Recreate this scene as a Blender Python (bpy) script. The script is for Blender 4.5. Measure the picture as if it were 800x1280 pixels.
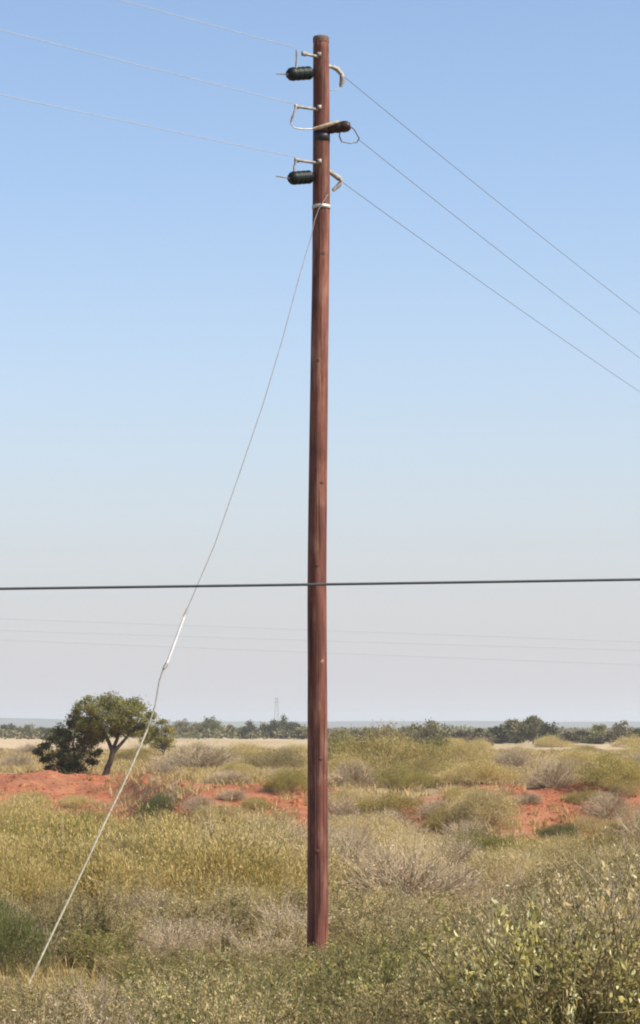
import bpy, math, random
import numpy as np
from mathutils import Vector, noise as mnoise

R = math.radians
sc = bpy.context.scene
for o in list(bpy.data.objects):
    bpy.data.objects.remove(o, do_unlink=True)
col = sc.collection

# ------------------------------------------------------------------ camera
EYE, HOR, FPX = 2.4, 907.0, 3200.0        # eye height, horizon row, focal length (pixels of the 800x1280 frame)
cam = bpy.data.objects.new('camera', bpy.data.cameras.new('camera'))
col.objects.link(cam)
cam.location = (0, 0, EYE)
cam.rotation_euler = (R(90), 0, 0)
cam.data.sensor_fit = 'VERTICAL'
cam.data.sensor_height = 36
cam.data.sensor_width = 36
cam.data.lens = 36 * FPX / 1280
cam.data.shift_y = (HOR - 640) / 1280
cam.data.clip_start = 0.5
cam.data.clip_end = 20000
sc.camera = cam

# ------------------------------------------------------------------ sky, sun, exposure
SUN_EL, SUN_AZ = R(47), R(70)             # azimuth measured from behind the camera towards the right
to_sun = Vector((math.sin(SUN_AZ) * math.cos(SUN_EL), -math.cos(SUN_AZ) * math.cos(SUN_EL), math.sin(SUN_EL)))
w = bpy.data.worlds.new('World'); sc.world = w; w.use_nodes = True
nt = w.node_tree; nt.nodes.clear()
sky = nt.nodes.new('ShaderNodeTexSky'); sky.sky_type = 'NISHITA'; sky.sun_disc = False
sky.sun_elevation = SUN_EL
sky.sun_rotation = math.atan2(to_sun.x, to_sun.y)
sky.altitude = 900; sky.air_density = 1.0; sky.dust_density = 2.4; sky.ozone_density = 2.0
bg = nt.nodes.new('ShaderNodeBackground'); bg.inputs['Strength'].default_value = 0.129
wo = nt.nodes.new('ShaderNodeOutputWorld')
# dusty air: the sky pales to grey towards the horizon, all the way round
geo = nt.nodes.new('ShaderNodeTexCoord'); sep = nt.nodes.new('ShaderNodeSeparateXYZ')
nt.links.new(geo.outputs['Generated'], sep.inputs[0])
cr = nt.nodes.new('ShaderNodeValToRGB'); cr.color_ramp.interpolation = 'B_SPLINE'
e_ = cr.color_ramp.elements
for _ in range(4): e_.new(.5)
for el_, (p_, f_) in zip(e_, ((0, 1), (.035, .93), (.08, .62), (.13, .32), (.2, .08), (.3, 0))):
    el_.position = p_; el_.color = (f_, f_, f_, 1)
nt.links.new(sep.outputs['Z'], cr.inputs[0])
mx = nt.nodes.new('ShaderNodeMix'); mx.data_type = 'RGBA'
mx.inputs[7].default_value = (3.24, 3.21, 3.33, 1)
nt.links.new(cr.outputs[0], mx.inputs[0]); nt.links.new(sky.outputs[0], mx.inputs[6])
nt.links.new(mx.outputs[2], bg.inputs['Color'])
nt.links.new(bg.outputs[0], wo.inputs['Surface'])
sun = bpy.data.objects.new('sun', bpy.data.lights.new('sun', 'SUN'))
sun.data.energy = 5.0; sun.data.angle = R(0.53); sun.data.color = (1.0, 0.91, 0.77)
sun.rotation_euler = (-to_sun).to_track_quat('-Z', 'Y').to_euler()
sun.location = (10, -10, 20)
col.objects.link(sun)
vs = sc.view_settings
vs.view_transform = 'Standard'; vs.look = 'None'; vs.gamma = 1.0; vs.exposure = 0.6; vs.use_curve_mapping = False
sc.render.engine = 'CYCLES'
sc.cycles.use_denoising = True
sc.cycles.filter_width = 2.0
sc.cycles.max_bounces = 5; sc.cycles.transparent_max_bounces = 4
sc.cycles.volume_bounces = 1

# ------------------------------------------------------------------ helpers
rng = np.random.default_rng(11)
random.seed(5)

def P(u, v, Y):
    """a point at depth Y seen at (u, v) of the 800x1280 photograph"""
    return Vector(((u - 400) / FPX * Y, Y, EYE - (v - HOR) / FPX * Y))

class MB:
    """collects quads (tubes, leaves, blades, boxes) and links them as one mesh object"""
    def __init__(self):
        self.V, self.F, self.A, self.n = [], [], [], 0
    def add(self, verts, faces, rnd=0.5):
        verts = np.asarray(verts, float).reshape(-1, 3); faces = np.asarray(faces, int).reshape(-1, 4)
        self.V.append(verts); self.F.append(faces + self.n)
        a = np.asarray(rnd, float)
        self.A.append(np.full(len(verts), float(a)) if a.ndim == 0 else a)
        self.n += len(verts)
    def tube(self, pts, rad, sides=5, rnd=0.5, cap=True):
        pts = [Vector(p) for p in pts]; n = len(pts)
        rad = [rad] * n if np.isscalar(rad) else list(rad)
        vs_, ref = [], None
        for i, p in enumerate(pts):
            d = (pts[min(i + 1, n - 1)] - pts[max(i - 1, 0)])
            d = d.normalized() if d.length > 1e-9 else Vector((0, 0, 1))
            if ref is None:
                ref = Vector((0, 0, 1)) if abs(d.z) < .9 else Vector((1, 0, 0))
            a = d.cross(ref).normalized(); b = d.cross(a).normalized()
            ref = -b if ref.dot(-b) > 0 else b
            a = d.cross(ref).normalized(); b = d.cross(a)
            for k in range(sides):
                t = 2 * math.pi * k / sides
                vs_.append(p + (a * math.cos(t) + b * math.sin(t)) * rad[i])
        f = []
        for i in range(n - 1):
            for k in range(sides):
                k2 = (k + 1) % sides
                f.append((i * sides + k, i * sides + k2, (i + 1) * sides + k2, (i + 1) * sides + k))
        if cap and sides in (4, 6, 8, 12):
            for base in (0, (n - 1) * sides):
                nb = len(vs_); vs_ += vs_[base:base + sides]
                for k in range(1, sides - 2, 2):
                    f.append((nb, nb + k, nb + k + 1, nb + k + 2))
        self.add([tuple(v) for v in vs_], f, rnd)
    def lathe(self, org, axis, prof, sides=16):
        """prof: list of (distance along the axis, radius)"""
        org = Vector(org); axis = Vector(axis).normalized()
        self.tube_rings([(org + axis * t, r) for t, r in prof], axis, sides)
    def tube_rings(self, rings, axis, sides):
        ref = Vector((0, 0, 1)) if abs(axis.z) < .9 else Vector((1, 0, 0))
        a = axis.cross(ref).normalized(); b = axis.cross(a)
        V, F = [], []
        for p, r in rings:
            for k in range(sides):
                t = 2 * math.pi * k / sides
                V.append(tuple(p + (a * math.cos(t) + b * math.sin(t)) * r))
        for i in range(len(rings) - 1):
            for k in range(sides):
                k2 = (k + 1) % sides
                F.append((i * sides + k, i * sides + k2, (i + 1) * sides + k2, (i + 1) * sides + k))
        self.add(V, F)
    def leaves(self, p, d, L, W, rnd, r=rng):
        """p, d: (n,3) arrays; one folded diamond leaf for each"""
        n = len(p)
        d = d / np.maximum(np.linalg.norm(d, axis=1, keepdims=True), 1e-6)
        q = r.normal(size=(n, 3)); s = np.cross(d, q)
        s /= np.maximum(np.linalg.norm(s, axis=1, keepdims=True), 1e-6)
        nn = np.cross(d, s)
        L = np.broadcast_to(np.asarray(L, float), (n,))[:, None]; W = np.broadcast_to(np.asarray(W, float), (n,))[:, None]
        m = p + d * L * .5 - nn * W * .25
        v = np.stack([p, m + s * W * .5, p + d * L, m - s * W * .5], 1).reshape(-1, 3)
        self.add(v, np.arange(4 * n).reshape(n, 4), np.repeat(np.asarray(rnd, float), 4))
    def mesh(self, name, smooth=False):
        V = np.concatenate(self.V); F = np.concatenate(self.F); A = np.concatenate(self.A)
        me = bpy.data.meshes.new(name)
        me.vertices.add(len(V)); me.vertices.foreach_set('co', V.astype(np.float32).ravel())
        me.loops.add(len(F) * 4); me.loops.foreach_set('vertex_index', F.astype(np.int32).ravel())
        me.polygons.add(len(F)); me.polygons.foreach_set('loop_start', (np.arange(len(F)) * 4).astype(np.int32))
        at = me.attributes.new('rnd', 'FLOAT', 'POINT'); at.data.foreach_set('value', A.astype(np.float32))
        if smooth:
            me.polygons.foreach_set('use_smooth', np.ones(len(F), bool))
        me.update(calc_edges=True)
        return me
    def build(self, name, mat, parent=None, smooth=False):
        return link(name, self.mesh(name, smooth), mat, parent)

def link(name, me, mat, parent=None):
    if mat is not None and not me.materials:
        me.materials.append(mat)
    o = bpy.data.objects.new(name, me); col.objects.link(o); o.parent = parent
    return o

def empty(name, loc=(0, 0, 0), rz=0):
    o = bpy.data.objects.new(name, None); col.objects.link(o)
    o.empty_display_size = .2; o.location = loc; o.rotation_euler = (0, 0, rz)
    return o

def tag(o, label=None, cat=None, group=None, kind=None):
    if label: o['label'] = label
    if cat: o['category'] = cat
    if group: o['group'] = group
    if kind: o['kind'] = kind
    return o

# ------------------------------------------------------------------ materials
def new_mat(name):
    m = bpy.data.materials.new(name); m.use_nodes = True
    t = m.node_tree; b = t.nodes['Principled BSDF']
    return m, t, b

def N(t, kind, **kw):
    n = t.nodes.new(kind)
    for k, v in kw.items():
        if hasattr(n, k): setattr(n, k, v)
        else: n.inputs[k].default_value = v
    return n

def ramp(t, fac, stops):
    r = t.nodes.new('ShaderNodeValToRGB'); e = r.color_ramp.elements
    while len(e) < len(stops): e.new(0.5)
    for el, (p, c) in zip(e, stops):
        el.position = p; el.color = (*c, 1)
    t.links.new(fac, r.inputs[0]); return r.outputs[0]

def math_n(t, op, a, b):
    n = t.nodes.new('ShaderNodeMath'); n.operation = op
    for i, x in enumerate((a, b)):
        if x is None: continue
        if isinstance(x, (int, float)): n.inputs[i].default_value = x
        else: t.links.new(x, n.inputs[i])
    return n.outputs[0]

def mix(t, fac, a, b, mode='MIX'):
    n = t.nodes.new('ShaderNodeMix'); n.data_type = 'RGBA'; n.blend_type = mode
    for sock, x in ((n.inputs[0], fac), (n.inputs[6], a), (n.inputs[7], b)):
        if isinstance(x, (int, float)): sock.default_value = x
        elif isinstance(x, tuple): sock.default_value = (*x, 1)
        else: t.links.new(x, sock)
    return n.outputs[2]

def leaf_mat(name, stops, trans=0.3, vary=0.55):
    """leaf colour from each leaf's own number, shifted a little from plant to plant"""
    m, t, b = new_mat(name)
    at = N(t, 'ShaderNodeAttribute', attribute_name='rnd')
    oi = t.nodes.new('ShaderNodeObjectInfo')
    sh = math_n(t, 'MULTIPLY', math_n(t, 'SUBTRACT', oi.outputs['Random'], 0.5), vary)
    f = math_n(t, 'ADD', at.outputs['Fac'], sh)
    c = ramp(t, f, stops)
    t.links.new(c, b.inputs['Base Color'])
    b.inputs['Roughness'].default_value = 0.6
    b.inputs['Specular IOR Level'].default_value = 0.25
    tr = t.nodes.new('ShaderNodeBsdfTranslucent'); t.links.new(c, tr.inputs['Color'])
    ms = t.nodes.new('ShaderNodeMixShader'); ms.inputs[0].default_value = trans
    t.links.new(b.outputs[0], ms.inputs[1]); t.links.new(tr.outputs[0], ms.inputs[2])
    t.links.new(ms.outputs[0], t.nodes['Material Output'].inputs['Surface'])
    return m

def plain(name, c, rough=0.6, metal=0.0, var=0.25, scale=30, spec=0.5):
    m, t, b = new_mat(name)
    tc = t.nodes.new('ShaderNodeTexCoord')
    nz = N(t, 'ShaderNodeTexNoise', Scale=scale, Detail=4.0); t.links.new(tc.outputs['Object'], nz.inputs['Vector'])
    lo = tuple(x * (1 - var) for x in c); hi = tuple(min(1, x * (1 + var)) for x in c)
    t.links.new(ramp(t, nz.outputs[0], [(0.3, lo), (0.7, hi)]), b.inputs['Base Color'])
    b.inputs['Roughness'].default_value = rough; b.inputs['Metallic'].default_value = metal
    b.inputs['Specular IOR Level'].default_value = spec
    return m

M = {}
M['olive'] = leaf_mat('olive_leaf', [(0, (0.193, 0.154, 0.050)), (.4, (0.420, 0.333, 0.116)), (.75, (0.601, 0.475, 0.199)), (1, (0.698, 0.590, 0.320))], .4)
M['sage'] = leaf_mat('sage_leaf', [(0, (0.187, 0.152, 0.067)), (.4, (0.404, 0.321, 0.146)), (.75, (0.597, 0.476, 0.238)), (1, (0.720, 0.621, 0.367))], .4)
M['green'] = leaf_mat('green_leaf', [(0, (0.105, 0.106, 0.027)), (.5, (0.278, 0.250, 0.068)), (.85, (0.476, 0.378, 0.126)), (1, (0.688, 0.512, 0.210))], .4)
M['herb_olive'] = leaf_mat('herb_olive_leaf', [(0, (0.143, 0.127, 0.052)), (.4, (0.352, 0.281, 0.122)), (.75, (0.546, 0.415, 0.203)), (1, (0.670, 0.586, 0.377))], .4)
M['grey'] = leaf_mat('grey_dry_leaf', [(0, (0.224, 0.178, 0.116)), (.5, (0.448, 0.356, 0.236)), (1, (0.627, 0.518, 0.357))], .25)
M['leafy'] = leaf_mat('leafy_green', [(0, (0.088, 0.102, 0.029)), (.4, (0.230, 0.222, 0.066)), (.75, (0.460, 0.388, 0.123)), (1, (0.698, 0.684, 0.365))], .4)
M['dark'] = leaf_mat('dark_leaf', [(0, (0.075, 0.086, 0.032)), (.5, (0.156, 0.168, 0.060)), (1, (0.300, 0.282, 0.109))], .35)
M['acacia'] = leaf_mat('acacia_leaf', [(0, (0.077, 0.085, 0.025)), (.5, (0.171, 0.175, 0.050)), (1, (0.330, 0.297, 0.095))], .35)
M['far'] = leaf_mat('far_leaf', [(0, (0.057, 0.066, 0.028)), (.5, (0.115, 0.116, 0.050)), (1, (0.230, 0.193, 0.090))], .2, .8)
M['far_olive'] = leaf_mat('far_olive_leaf', [(0, (.09, .09, .035)), (.5, (.165, .155, .06)), (1, (.27, .24, .10))], .25)
M['far_brown'] = leaf_mat('far_brown_leaf', [(0, (.085, .075, .042)), (.5, (.14, .12, .068)), (1, (.22, .185, .11))], .2)
M['straw'] = leaf_mat('straw', [(0, (0.198, 0.152, 0.051)), (.35, (0.340, 0.254, 0.095)), (.7, (0.493, 0.366, 0.170)), (1, (0.637, 0.477, 0.266))], .25, 0)
M['twig'] = plain('twig_bark', (.40, .315, .21), .9, spec=.2)
M['stem'] = plain('green_stem', (.17, .15, .07), .85, spec=.2)
M['bark'] = plain('tree_bark', (.085, .065, .05), .9, spec=.2)
M['steel'] = plain('galvanised_steel', (.42, .40, .36), .55, .35)
M['bracket'] = plain('weathered_bracket', (.27, .255, .225), .7, .15, .5, 25)
M['cream'] = plain('cream_bracket', (.36, .29, .20), .65, 0, .35, 25)
M['green_glaze'] = plain('dark_green_glaze', (.002, .007, .006), .5, 0, .3, 12, .25)
M['brown_glaze'] = plain('brown_glaze', (.024, .009, .007), .5, 0, .3, 12, .3)
M['alu'] = plain('aluminium_strand', (.36, .36, .34), .6, .2)
M['dullwire'] = plain('dull_strand', (.16, .17, .19), .6, .2)
M['guy'] = plain('guy_strand', (.28, .27, .24), .6, .2)
M['guylow'] = plain('guy_grip', (.42, .38, .27), .8, .0, .3)
M['white'] = plain('white_glassfibre', (.62, .62, .61), .5, 0, .2, 14)
M['rubber'] = plain('black_cable_sheath', (.055, .062, .066), .6, 0, .2)
M['black'] = plain('blue_black', (.010, .010, .018), .5, 0, .2)

def pole_material():
    m, t, b = new_mat('creosoted_pole_wood')
    tc = t.nodes.new('ShaderNodeTexCoord')
    mp = N(t, 'ShaderNodeMapping'); mp.inputs['Scale'].default_value = (13, 13, 1.1)
    t.links.new(tc.outputs['Object'], mp.inputs['Vector'])
    n1 = N(t, 'ShaderNodeTexNoise', Scale=1.6, Detail=6.0, Roughness=.65); t.links.new(mp.outputs[0], n1.inputs['Vector'])
    mp2 = N(t, 'ShaderNodeMapping'); mp2.inputs['Scale'].default_value = (40, 40, .5)
    t.links.new(tc.outputs['Object'], mp2.inputs['Vector'])
    n2 = N(t, 'ShaderNodeTexNoise', Scale=1.5, Detail=3.0); t.links.new(mp2.outputs[0], n2.inputs['Vector'])
    n3 = N(t, 'ShaderNodeTexNoise', Scale=1.1, Detail=3.0); t.links.new(tc.outputs['Object'], n3.inputs['Vector'])
    mp4 = N(t, 'ShaderNodeMapping'); mp4.inputs['Scale'].default_value = (9, 9, 2.6)
    t.links.new(tc.outputs['Object'], mp4.inputs['Vector'])
    n4 = N(t, 'ShaderNodeTexNoise', Scale=1.0, Detail=4.0, Roughness=.6); t.links.new(mp4.outputs[0], n4.inputs['Vector'])
    c = ramp(t, n1.outputs[0], [(.25, (.035, .014, .011)), (.5, (.155, .054, .036)), (.75, (.275, .115, .08))])
    c = mix(t, ramp(t, n3.outputs[0], [(.38, (0, 0, 0)), (.66, (.6, .6, .6))]), c, (.09, .030, .022))
    c = mix(t, ramp(t, n4.outputs[0], [(.50, (0, 0, 0)), (.72, (.65, .65, .65))]), c, (.31, .165, .115))
    c = mix(t, ramp(t, n4.outputs[0], [(.28, (.65, .65, .65)), (.45, (0, 0, 0))]), c, (.036, .016, .013))
    c = mix(t, ramp(t, n2.outputs[0], [(.59, (0, 0, 0)), (.65, (.85, .85, .85))]), c, (.028, .012, .010))
    t.links.new(c, b.inputs['Base Color'])
    b.inputs['Roughness'].default_value = .75; b.inputs['Specular IOR Level'].default_value = .25
    bp = N(t, 'ShaderNodeBump', Strength=.8, Distance=.015)
    t.links.new(n2.outputs[0], bp.inputs['Height']); t.links.new(bp.outputs[0], b.inputs['Normal'])
    return m
M['pole'] = pole_material()
M['knot'] = plain('dark_knot', (.10, .04, .028), .9, 0, .5, 50)

def ground_material():
    m, t, b = new_mat('dry_veld_soil')
    ge = t.nodes.new('ShaderNodeNewGeometry')
    at = N(t, 'ShaderNodeAttribute', attribute_name='red')
    fld = N(t, 'ShaderNodeAttribute', attribute_name='field')
    wod = N(t, 'ShaderNodeAttribute', attribute_name='wood')
    n1 = N(t, 'ShaderNodeTexNoise', Scale=.35, Detail=6.0, Roughness=.6); t.links.new(ge.outputs['Position'], n1.inputs['Vector'])
    n2 = N(t, 'ShaderNodeTexNoise', Scale=6.0, Detail=5.0, Roughness=.7); t.links.new(ge.outputs['Position'], n2.inputs['Vector'])
    mp = N(t, 'ShaderNodeMapping'); mp.inputs['Scale'].default_value = (.03, .008, .03)
    t.links.new(ge.outputs['Position'], mp.inputs['Vector'])
    n3 = N(t, 'ShaderNodeTexNoise', Scale=1.0, Detail=5.0); t.links.new(mp.outputs[0], n3.inputs['Vector'])
    soil = ramp(t, n1.outputs[0], [(.3, (.20, .145, .085)), (.7, (.33, .26, .15))])
    soil = mix(t, .35, soil, ramp(t, n2.outputs[0], [(.3, (.16, .12, .07)), (.7, (.42, .34, .20))]))
    red = ramp(t, n2.outputs[0], [(.3, (.17, .060, .032)), (.5, (.31, .118, .062)), (.75, (.41, .185, .105))])
    red = mix(t, ramp(t, n1.outputs[0], [(.50, (0, 0, 0)), (.74, (.5, .5, .5))]), red, (.34, .20, .115))
    n6 = N(t, 'ShaderNodeTexNoise', Scale=1.1, Detail=4.0); t.links.new(ge.outputs['Position'], n6.inputs['Vector'])
    red = mix(t, ramp(t, n6.outputs[0], [(.45, (0, 0, 0)), (.62, (.7, .7, .7))]), red, (.20, .078, .048))
    rm = math_n(t, 'ADD', at.outputs['Fac'], math_n(t, 'MULTIPLY', math_n(t, 'SUBTRACT', n1.outputs[0], .5), 1.2))
    c = mix(t, ramp(t, rm, [(.42, (0, 0, 0)), (.58, (1, 1, 1))]), soil, red)
    field = ramp(t, n3.outputs[0], [(.3, (.28, .225, .125)), (.5, (.37, .29, .18)), (.7, (.44, .33, .225))])
    c = mix(t, fld.outputs['Fac'], c, field)
    c = mix(t, wod.outputs['Fac'], c, (.08, .085, .045))
    t.links.new(c, b.inputs['Base Color'])
    b.inputs['Roughness'].default_value = 1.0; b.inputs['Specular IOR Level'].default_value = .05
    n5 = N(t, 'ShaderNodeTexNoise', Scale=1.7, Detail=5.0, Roughness=.65); t.links.new(ge.outputs['Position'], n5.inputs['Vector'])
    bq = N(t, 'ShaderNodeBump', Strength=.45, Distance=.3); t.links.new(n5.outputs[0], bq.inputs['Height'])
    bp = N(t, 'ShaderNodeBump', Strength=.6, Distance=.08); t.links.new(bq.outputs[0], bp.inputs['Normal'])
    t.links.new(n2.outputs[0], bp.inputs['Height']); t.links.new(bp.outputs[0], b.inputs['Normal'])
    return m
M['ground'] = ground_material()

# ------------------------------------------------------------------ the ground
def ss(a, b, x):
    t = min(1, max(0, (x - a) / (b - a))); return t * t * (3 - 2 * t)

def nz(x, y, s, seed=0.0):
    return mnoise.noise(Vector((x * s + seed, y * s - seed * .7, seed)))

def crest(x):
    return 102 + 1.5 * nz(x, 0, .12, 3.1) - 17 * ss(-8, -3.6, x) - 1.5 * ss(0, 6, x)

def ground_z(x, y):
    z = .10 * nz(x, y, .11) + .05 * nz(x, y, .45, 7)
    if y < 30: z *= ss(6, 30, y) * .6 + .15
    yc = crest(x)
    d = y - yc                                        # < 0 in front of the crest
    if -45 < d < 30:
        dep = .85 * ss(-40, -16, d) * (1 - ss(-13, -1.5, d))          # the dug-out hollow and its far bank
        z -= dep
        z += .42 * ss(-11, 0, d) * (1 - ss(4, 26, d))                 # spoil heaped along the crest
        face = ss(-15, -10, d) * (1 - ss(-2, 2, d))
        z += face * (.24 * nz(x, y * .7, .5, 2) + .26 * abs(nz(x, y * .35, .9, 5)))   # washed gullies in the bank
        z += .16 * ss(-3, 0, d) * (1 - ss(1, 3.5, d)) * max(0, nz(x, y * .3, .45, 31))          # heaps on the crest
        z += .25 * ss(-24, -20, d) * (1 - ss(-20, -17, d)) * max(0, nz(x, 0, .3, 9) + .3)
    return z

def red_mask(x, y):
    d = y - crest(x)
    lw = 10 * ss(-7, -4.8, x)                          # the red reaches lower where the bank bends away
    r = ss(-28 + lw, -22 + lw, d) * (1 - ss(.3, 2.0, d))
    k = .5 + .55 * nz(x, y * .6, .22, 4) + .35 * nz(x, y, .6, 14)
    k += .30 * (1 - ss(-7.5, -5.5, x)) * ss(-9, -4, d) + .22 * ss(5.2, 6.5, x)
    k -= .34 * ss(-1, .8, x) * (1 - ss(4.4, 6.2, x)) + .10 * ss(-6.5, -5, x) * (1 - ss(-3.5, -1.5, x))
    return max(0, min(1, r * (.35 + .75 * k)))

def axis_vals(segs):
    out = [segs[0][0]]
    for a, b, n in segs:
        out += [a + (b - a) * (i + 1) / n for i in range(n)]
    return out
ys = axis_vals([(-300, -30, 6), (-30, 10, 20), (10, 40, 90), (40, 78, 76), (78, 116, 130), (116, 200, 50), (200, 600, 40), (600, 5500, 25)])
xs_half = axis_vals([(0, 24, 70), (24, 80, 24), (80, 600, 16), (600, 5500, 12)])
xs = [-x for x in reversed(xs_half[1:])] + xs_half
gv, ga, gf, gw = [], [], [], []
for y in ys:
    for x in xs:
        gv.append((x, y, ground_z(x, y)))
        ga.append(red_mask(x, y) if abs(x) < 80 else 0)
        gw.append(ss(640, 760, y))
        gf.append(ss(190, 260, y + 25 * nz(x, y, .02, 8)))
nx = len(xs)
gfc = [(j * nx + i, j * nx + i + 1, (j + 1) * nx + i + 1, (j + 1) * nx + i) for j in range(len(ys) - 1) for i in range(nx - 1)]
gm = bpy.data.meshes.new('ground'); gm.from_pydata(gv, [], gfc)
for nm, arr in (('red', ga), ('field', gf), ('wood', gw)):
    a = gm.attributes.new(nm, 'FLOAT', 'POINT'); a.data.foreach_set('value', np.array(arr, np.float32))
gm.polygons.foreach_set('use_smooth', np.ones(len(gfc), bool))
tag(link('ground', gm, M['ground']), kind='structure')

# low blue hills on the horizon
hv, hf = [], []
hx = np.linspace(-5200, 5200, 260)
for i, x in enumerate(hx):
    top = 9 + 7 * nz(x, 0, .0011, 2) + 2.2 * nz(x, 0, .006, 4) + .8 * nz(x, 0, .03, 6) + 8 * math.exp(-((x + 640) / 260) ** 2)
    for k, (dy, fz) in enumerate(((0, -.2), (250, .55), (480, .95), (600, 1), (900, -.2))):
        hv.append((x, 4300 + dy, max(-1, top * fz)))
for i in range(len(hx) - 1):
    for k in range(4):
        hf.append((i * 5 + k, (i + 1) * 5 + k, (i + 1) * 5 + k + 1, i * 5 + k + 1))
hm = bpy.data.meshes.new('hills'); hm.from_pydata(hv, [], hf)
M['hill'] = plain('wooded_hill', (.07, .075, .045), 1, 0, .4, .01, .05)
tag(link('hills', hm, M['hill']), kind='structure')

# ------------------------------------------------------------------ the utility pole
PY = 25.0
pole = empty('utility_pole', (0, 0, 0))
base_p, top_p = P(395.5, 1212, PY), P(401, 47, PY)
pole.location = (base_p.x, PY, ground_z(base_p.x, PY))
tag(pole, 'tall reddish-brown wooden utility pole carrying insulators and wires', 'utility pole')
ofs = Vector(pole.location)
def loc(u, v, Y): return P(u, v, Y) - ofs
def axis_at(z):
    k = (z - base_p.z) / (top_p.z - base_p.z)
    return base_p.lerp(top_p, k) + Vector((.012 * math.sin(z * .9 + 1), .01 * math.sin(z * 1.3), 0))
def rad_at(z):
    return .104 + (.078 - .104) * (z - base_p.z) / (top_p.z - base_p.z)
sv, sf, S, K = [], [], 28, 90
for i in range(K + 1):
    z = -0.9 + (top_p.z + .9) * i / K
    c = axis_at(z) - ofs
    for k in range(S):
        t = 2 * math.pi * k / S
        r = rad_at(z) * (1 + .035 * nz(math.cos(t) * 1.3 + 5, z * 1.1 + math.sin(t) * 1.3, 1.0, 3)
                         + .03 * nz(k * 3.1, z * .25, 1, 7))
        if i == K: r *= .93
        sv.append((c.x + r * math.cos(t), c.y + r * math.sin(t), z - ofs.z))
for i in range(K):
    for k in range(S):
        k2 = (k + 1) % S
        sf.append((i * S + k, i * S + k2, (i + 1) * S + k2, (i + 1) * S + k))
pm = bpy.data.meshes.new('shaft'); pm.from_pydata(sv, [], sf + [tuple(range(K * S, (K + 1) * S))])
pm.polygons.foreach_set('use_smooth', np.array([True] * len(sf) + [False]))
link('shaft', pm, M['pole'], pole)
# weathered end grain: a slightly bevelled grey top
zt = top_p.z; ct = axis_at(zt) - ofs
m = MB(); m.lathe((ct.x, ct.y, zt - ofs.z - .055), (0, 0, 1), [(.0, .078), (.02, .0805), (.05, .0800), (.062, .074), (.064, .0005)], 28)
link('end_cap', m.mesh('end_cap', False), plain('weathered_end_grain', (.13, .075, .06), .9, var=.5, scale=60), pole)

def ring(name, v, hgt, mat, grow=.006):
    z = P(400, v, PY).z; c = axis_at(z) - ofs; r = rad_at(z) + grow
    m = MB(); m.lathe((c.x, c.y, z - ofs.z - hgt / 2), (0, 0, 1), [(0, r - .012), (0, r), (hgt, r), (hgt, r - .012)], 28)
    return m.build(name, mat, pole, True)
ring('dark_band', 171.5, .095, M['black'], .003)  # thin blue-black ring round the shaft, just below the brown insulator

SIDE_L, SIDE_R = PY - .10, PY + .10
def bolt(u0, v0, Y0, u1, v1, Y1, r=.022):
    m = MB(); a, b_ = loc(u0, v0, Y0), loc(u1, v1, Y1)
    m.tube([a, b_], r, 8); d = (b_ - a).normalized()
    m.tube([b_ - d * .03, b_ + d * .012], r * 1.6, 6)
    return m.build('bracket_bolt', M['bracket'], pole)
def insulator(u0, v0, u1, v1, Y0, Y1, r, mat, sheds=4):
    a, b_ = loc(u0, v0, Y0), loc(u1, v1, Y1); L = (b_ - a).length
    prof = [(0, .003), (0, r * .6), (.012, r * .72)]
    w_ = (L - .05) / sheds
    for i in range(sheds):
        t = .025 + i * w_
        prof += [(t, r * .92), (t + w_ * .2, r), (t + w_ * .6, r), (t + w_ * .75, r * .94), (t + w_ * .98, r * .92)]
    prof += [(L - .012, r * .72), (L, r * .6), (L, .003)]
    m = MB(); m.lathe(a, b_ - a, prof, 20)
    o = m.build('insulator', mat, pole, True)
    return o
def rod(name, pts, r, mat, parent=None, sides=6):
    m = MB(); m.tube(pts, r, sides); return m.build(name, mat, parent or pole, True)

# three levels on the side of the incoming wires
for lv, (vb, green) in enumerate(((67, True), (133, False), (200, True))):
    ub = 379 if lv == 0 else 370
    bolt(398, vb + 4, PY - .075, ub, vb, PY - .16, .015)
    ue = 371 if lv == 0 else 368
    rod('hanger', [loc(ue + (2 if lv else 0), vb - (4 if lv == 0 else 0), PY - .17), loc(ue, vb + 8, PY - .175), loc(ue - (4 if lv == 1 else 1), vb + 19, PY - .175)], .0125, M['bracket'])
    if green:
        vi = vb + (25 if lv == 0 else 22)
        ins = insulator(390, vi - 1, 360 + (2 if lv else 0), vi + 1, PY - .04, PY - .20, .066, M['green_glaze'])
        rod('terminal_pin', [loc(364, vi + 1, PY - .195), loc(345, vi - (2 if lv else 0), PY - .21)], .0075, M['bracket'])
    else:
        rod('jumper_wire', [loc(365, 145, PY - .175), loc(363, 154, PY - .175), loc(368, 160, PY - .17), loc(380, 161.5, PY - .13), loc(392, 161, PY - .07)], .007, M['steel'])
# the other side: two curved clamps and the brown insulator on its cream bracket
rod('clamp', [loc(408, 83, PY + .07), loc(414, 83, PY + .10), loc(421, 86, PY + .13), loc(427, 93, PY + .15), loc(428, 101, PY + .16), loc(426, 108, PY + .16)], [.024, .020, .026, .022, .028, .018], M['bracket'])
rod('jumper_wire', [loc(426, 108, PY + .16), loc(421, 112, PY + .13), loc(412, 113, PY + .08)], .004, M['guy'])
rod('clamp', [loc(408, 212, PY + .07), loc(415, 217, PY + .1), loc(424, 223, PY + .14), loc(427, 227, PY + .15), loc(423, 232, PY + .15), loc(416, 238, PY + .14)], [.02, .022, .028, .022, .024, .018], M['bracket'])
rod('jumper_wire', [loc(416, 238, PY + .14), loc(411, 242, PY + .09)], .005, M['guy'])
rod('bracket_arm', [loc(392, 161, PY - .092), loc(402, 158.5, PY - .105), loc(413, 155, PY - .10), loc(424, 152, PY - .075)], [.015, .019, .02, .015], M['cream'], None, 8)
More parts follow.
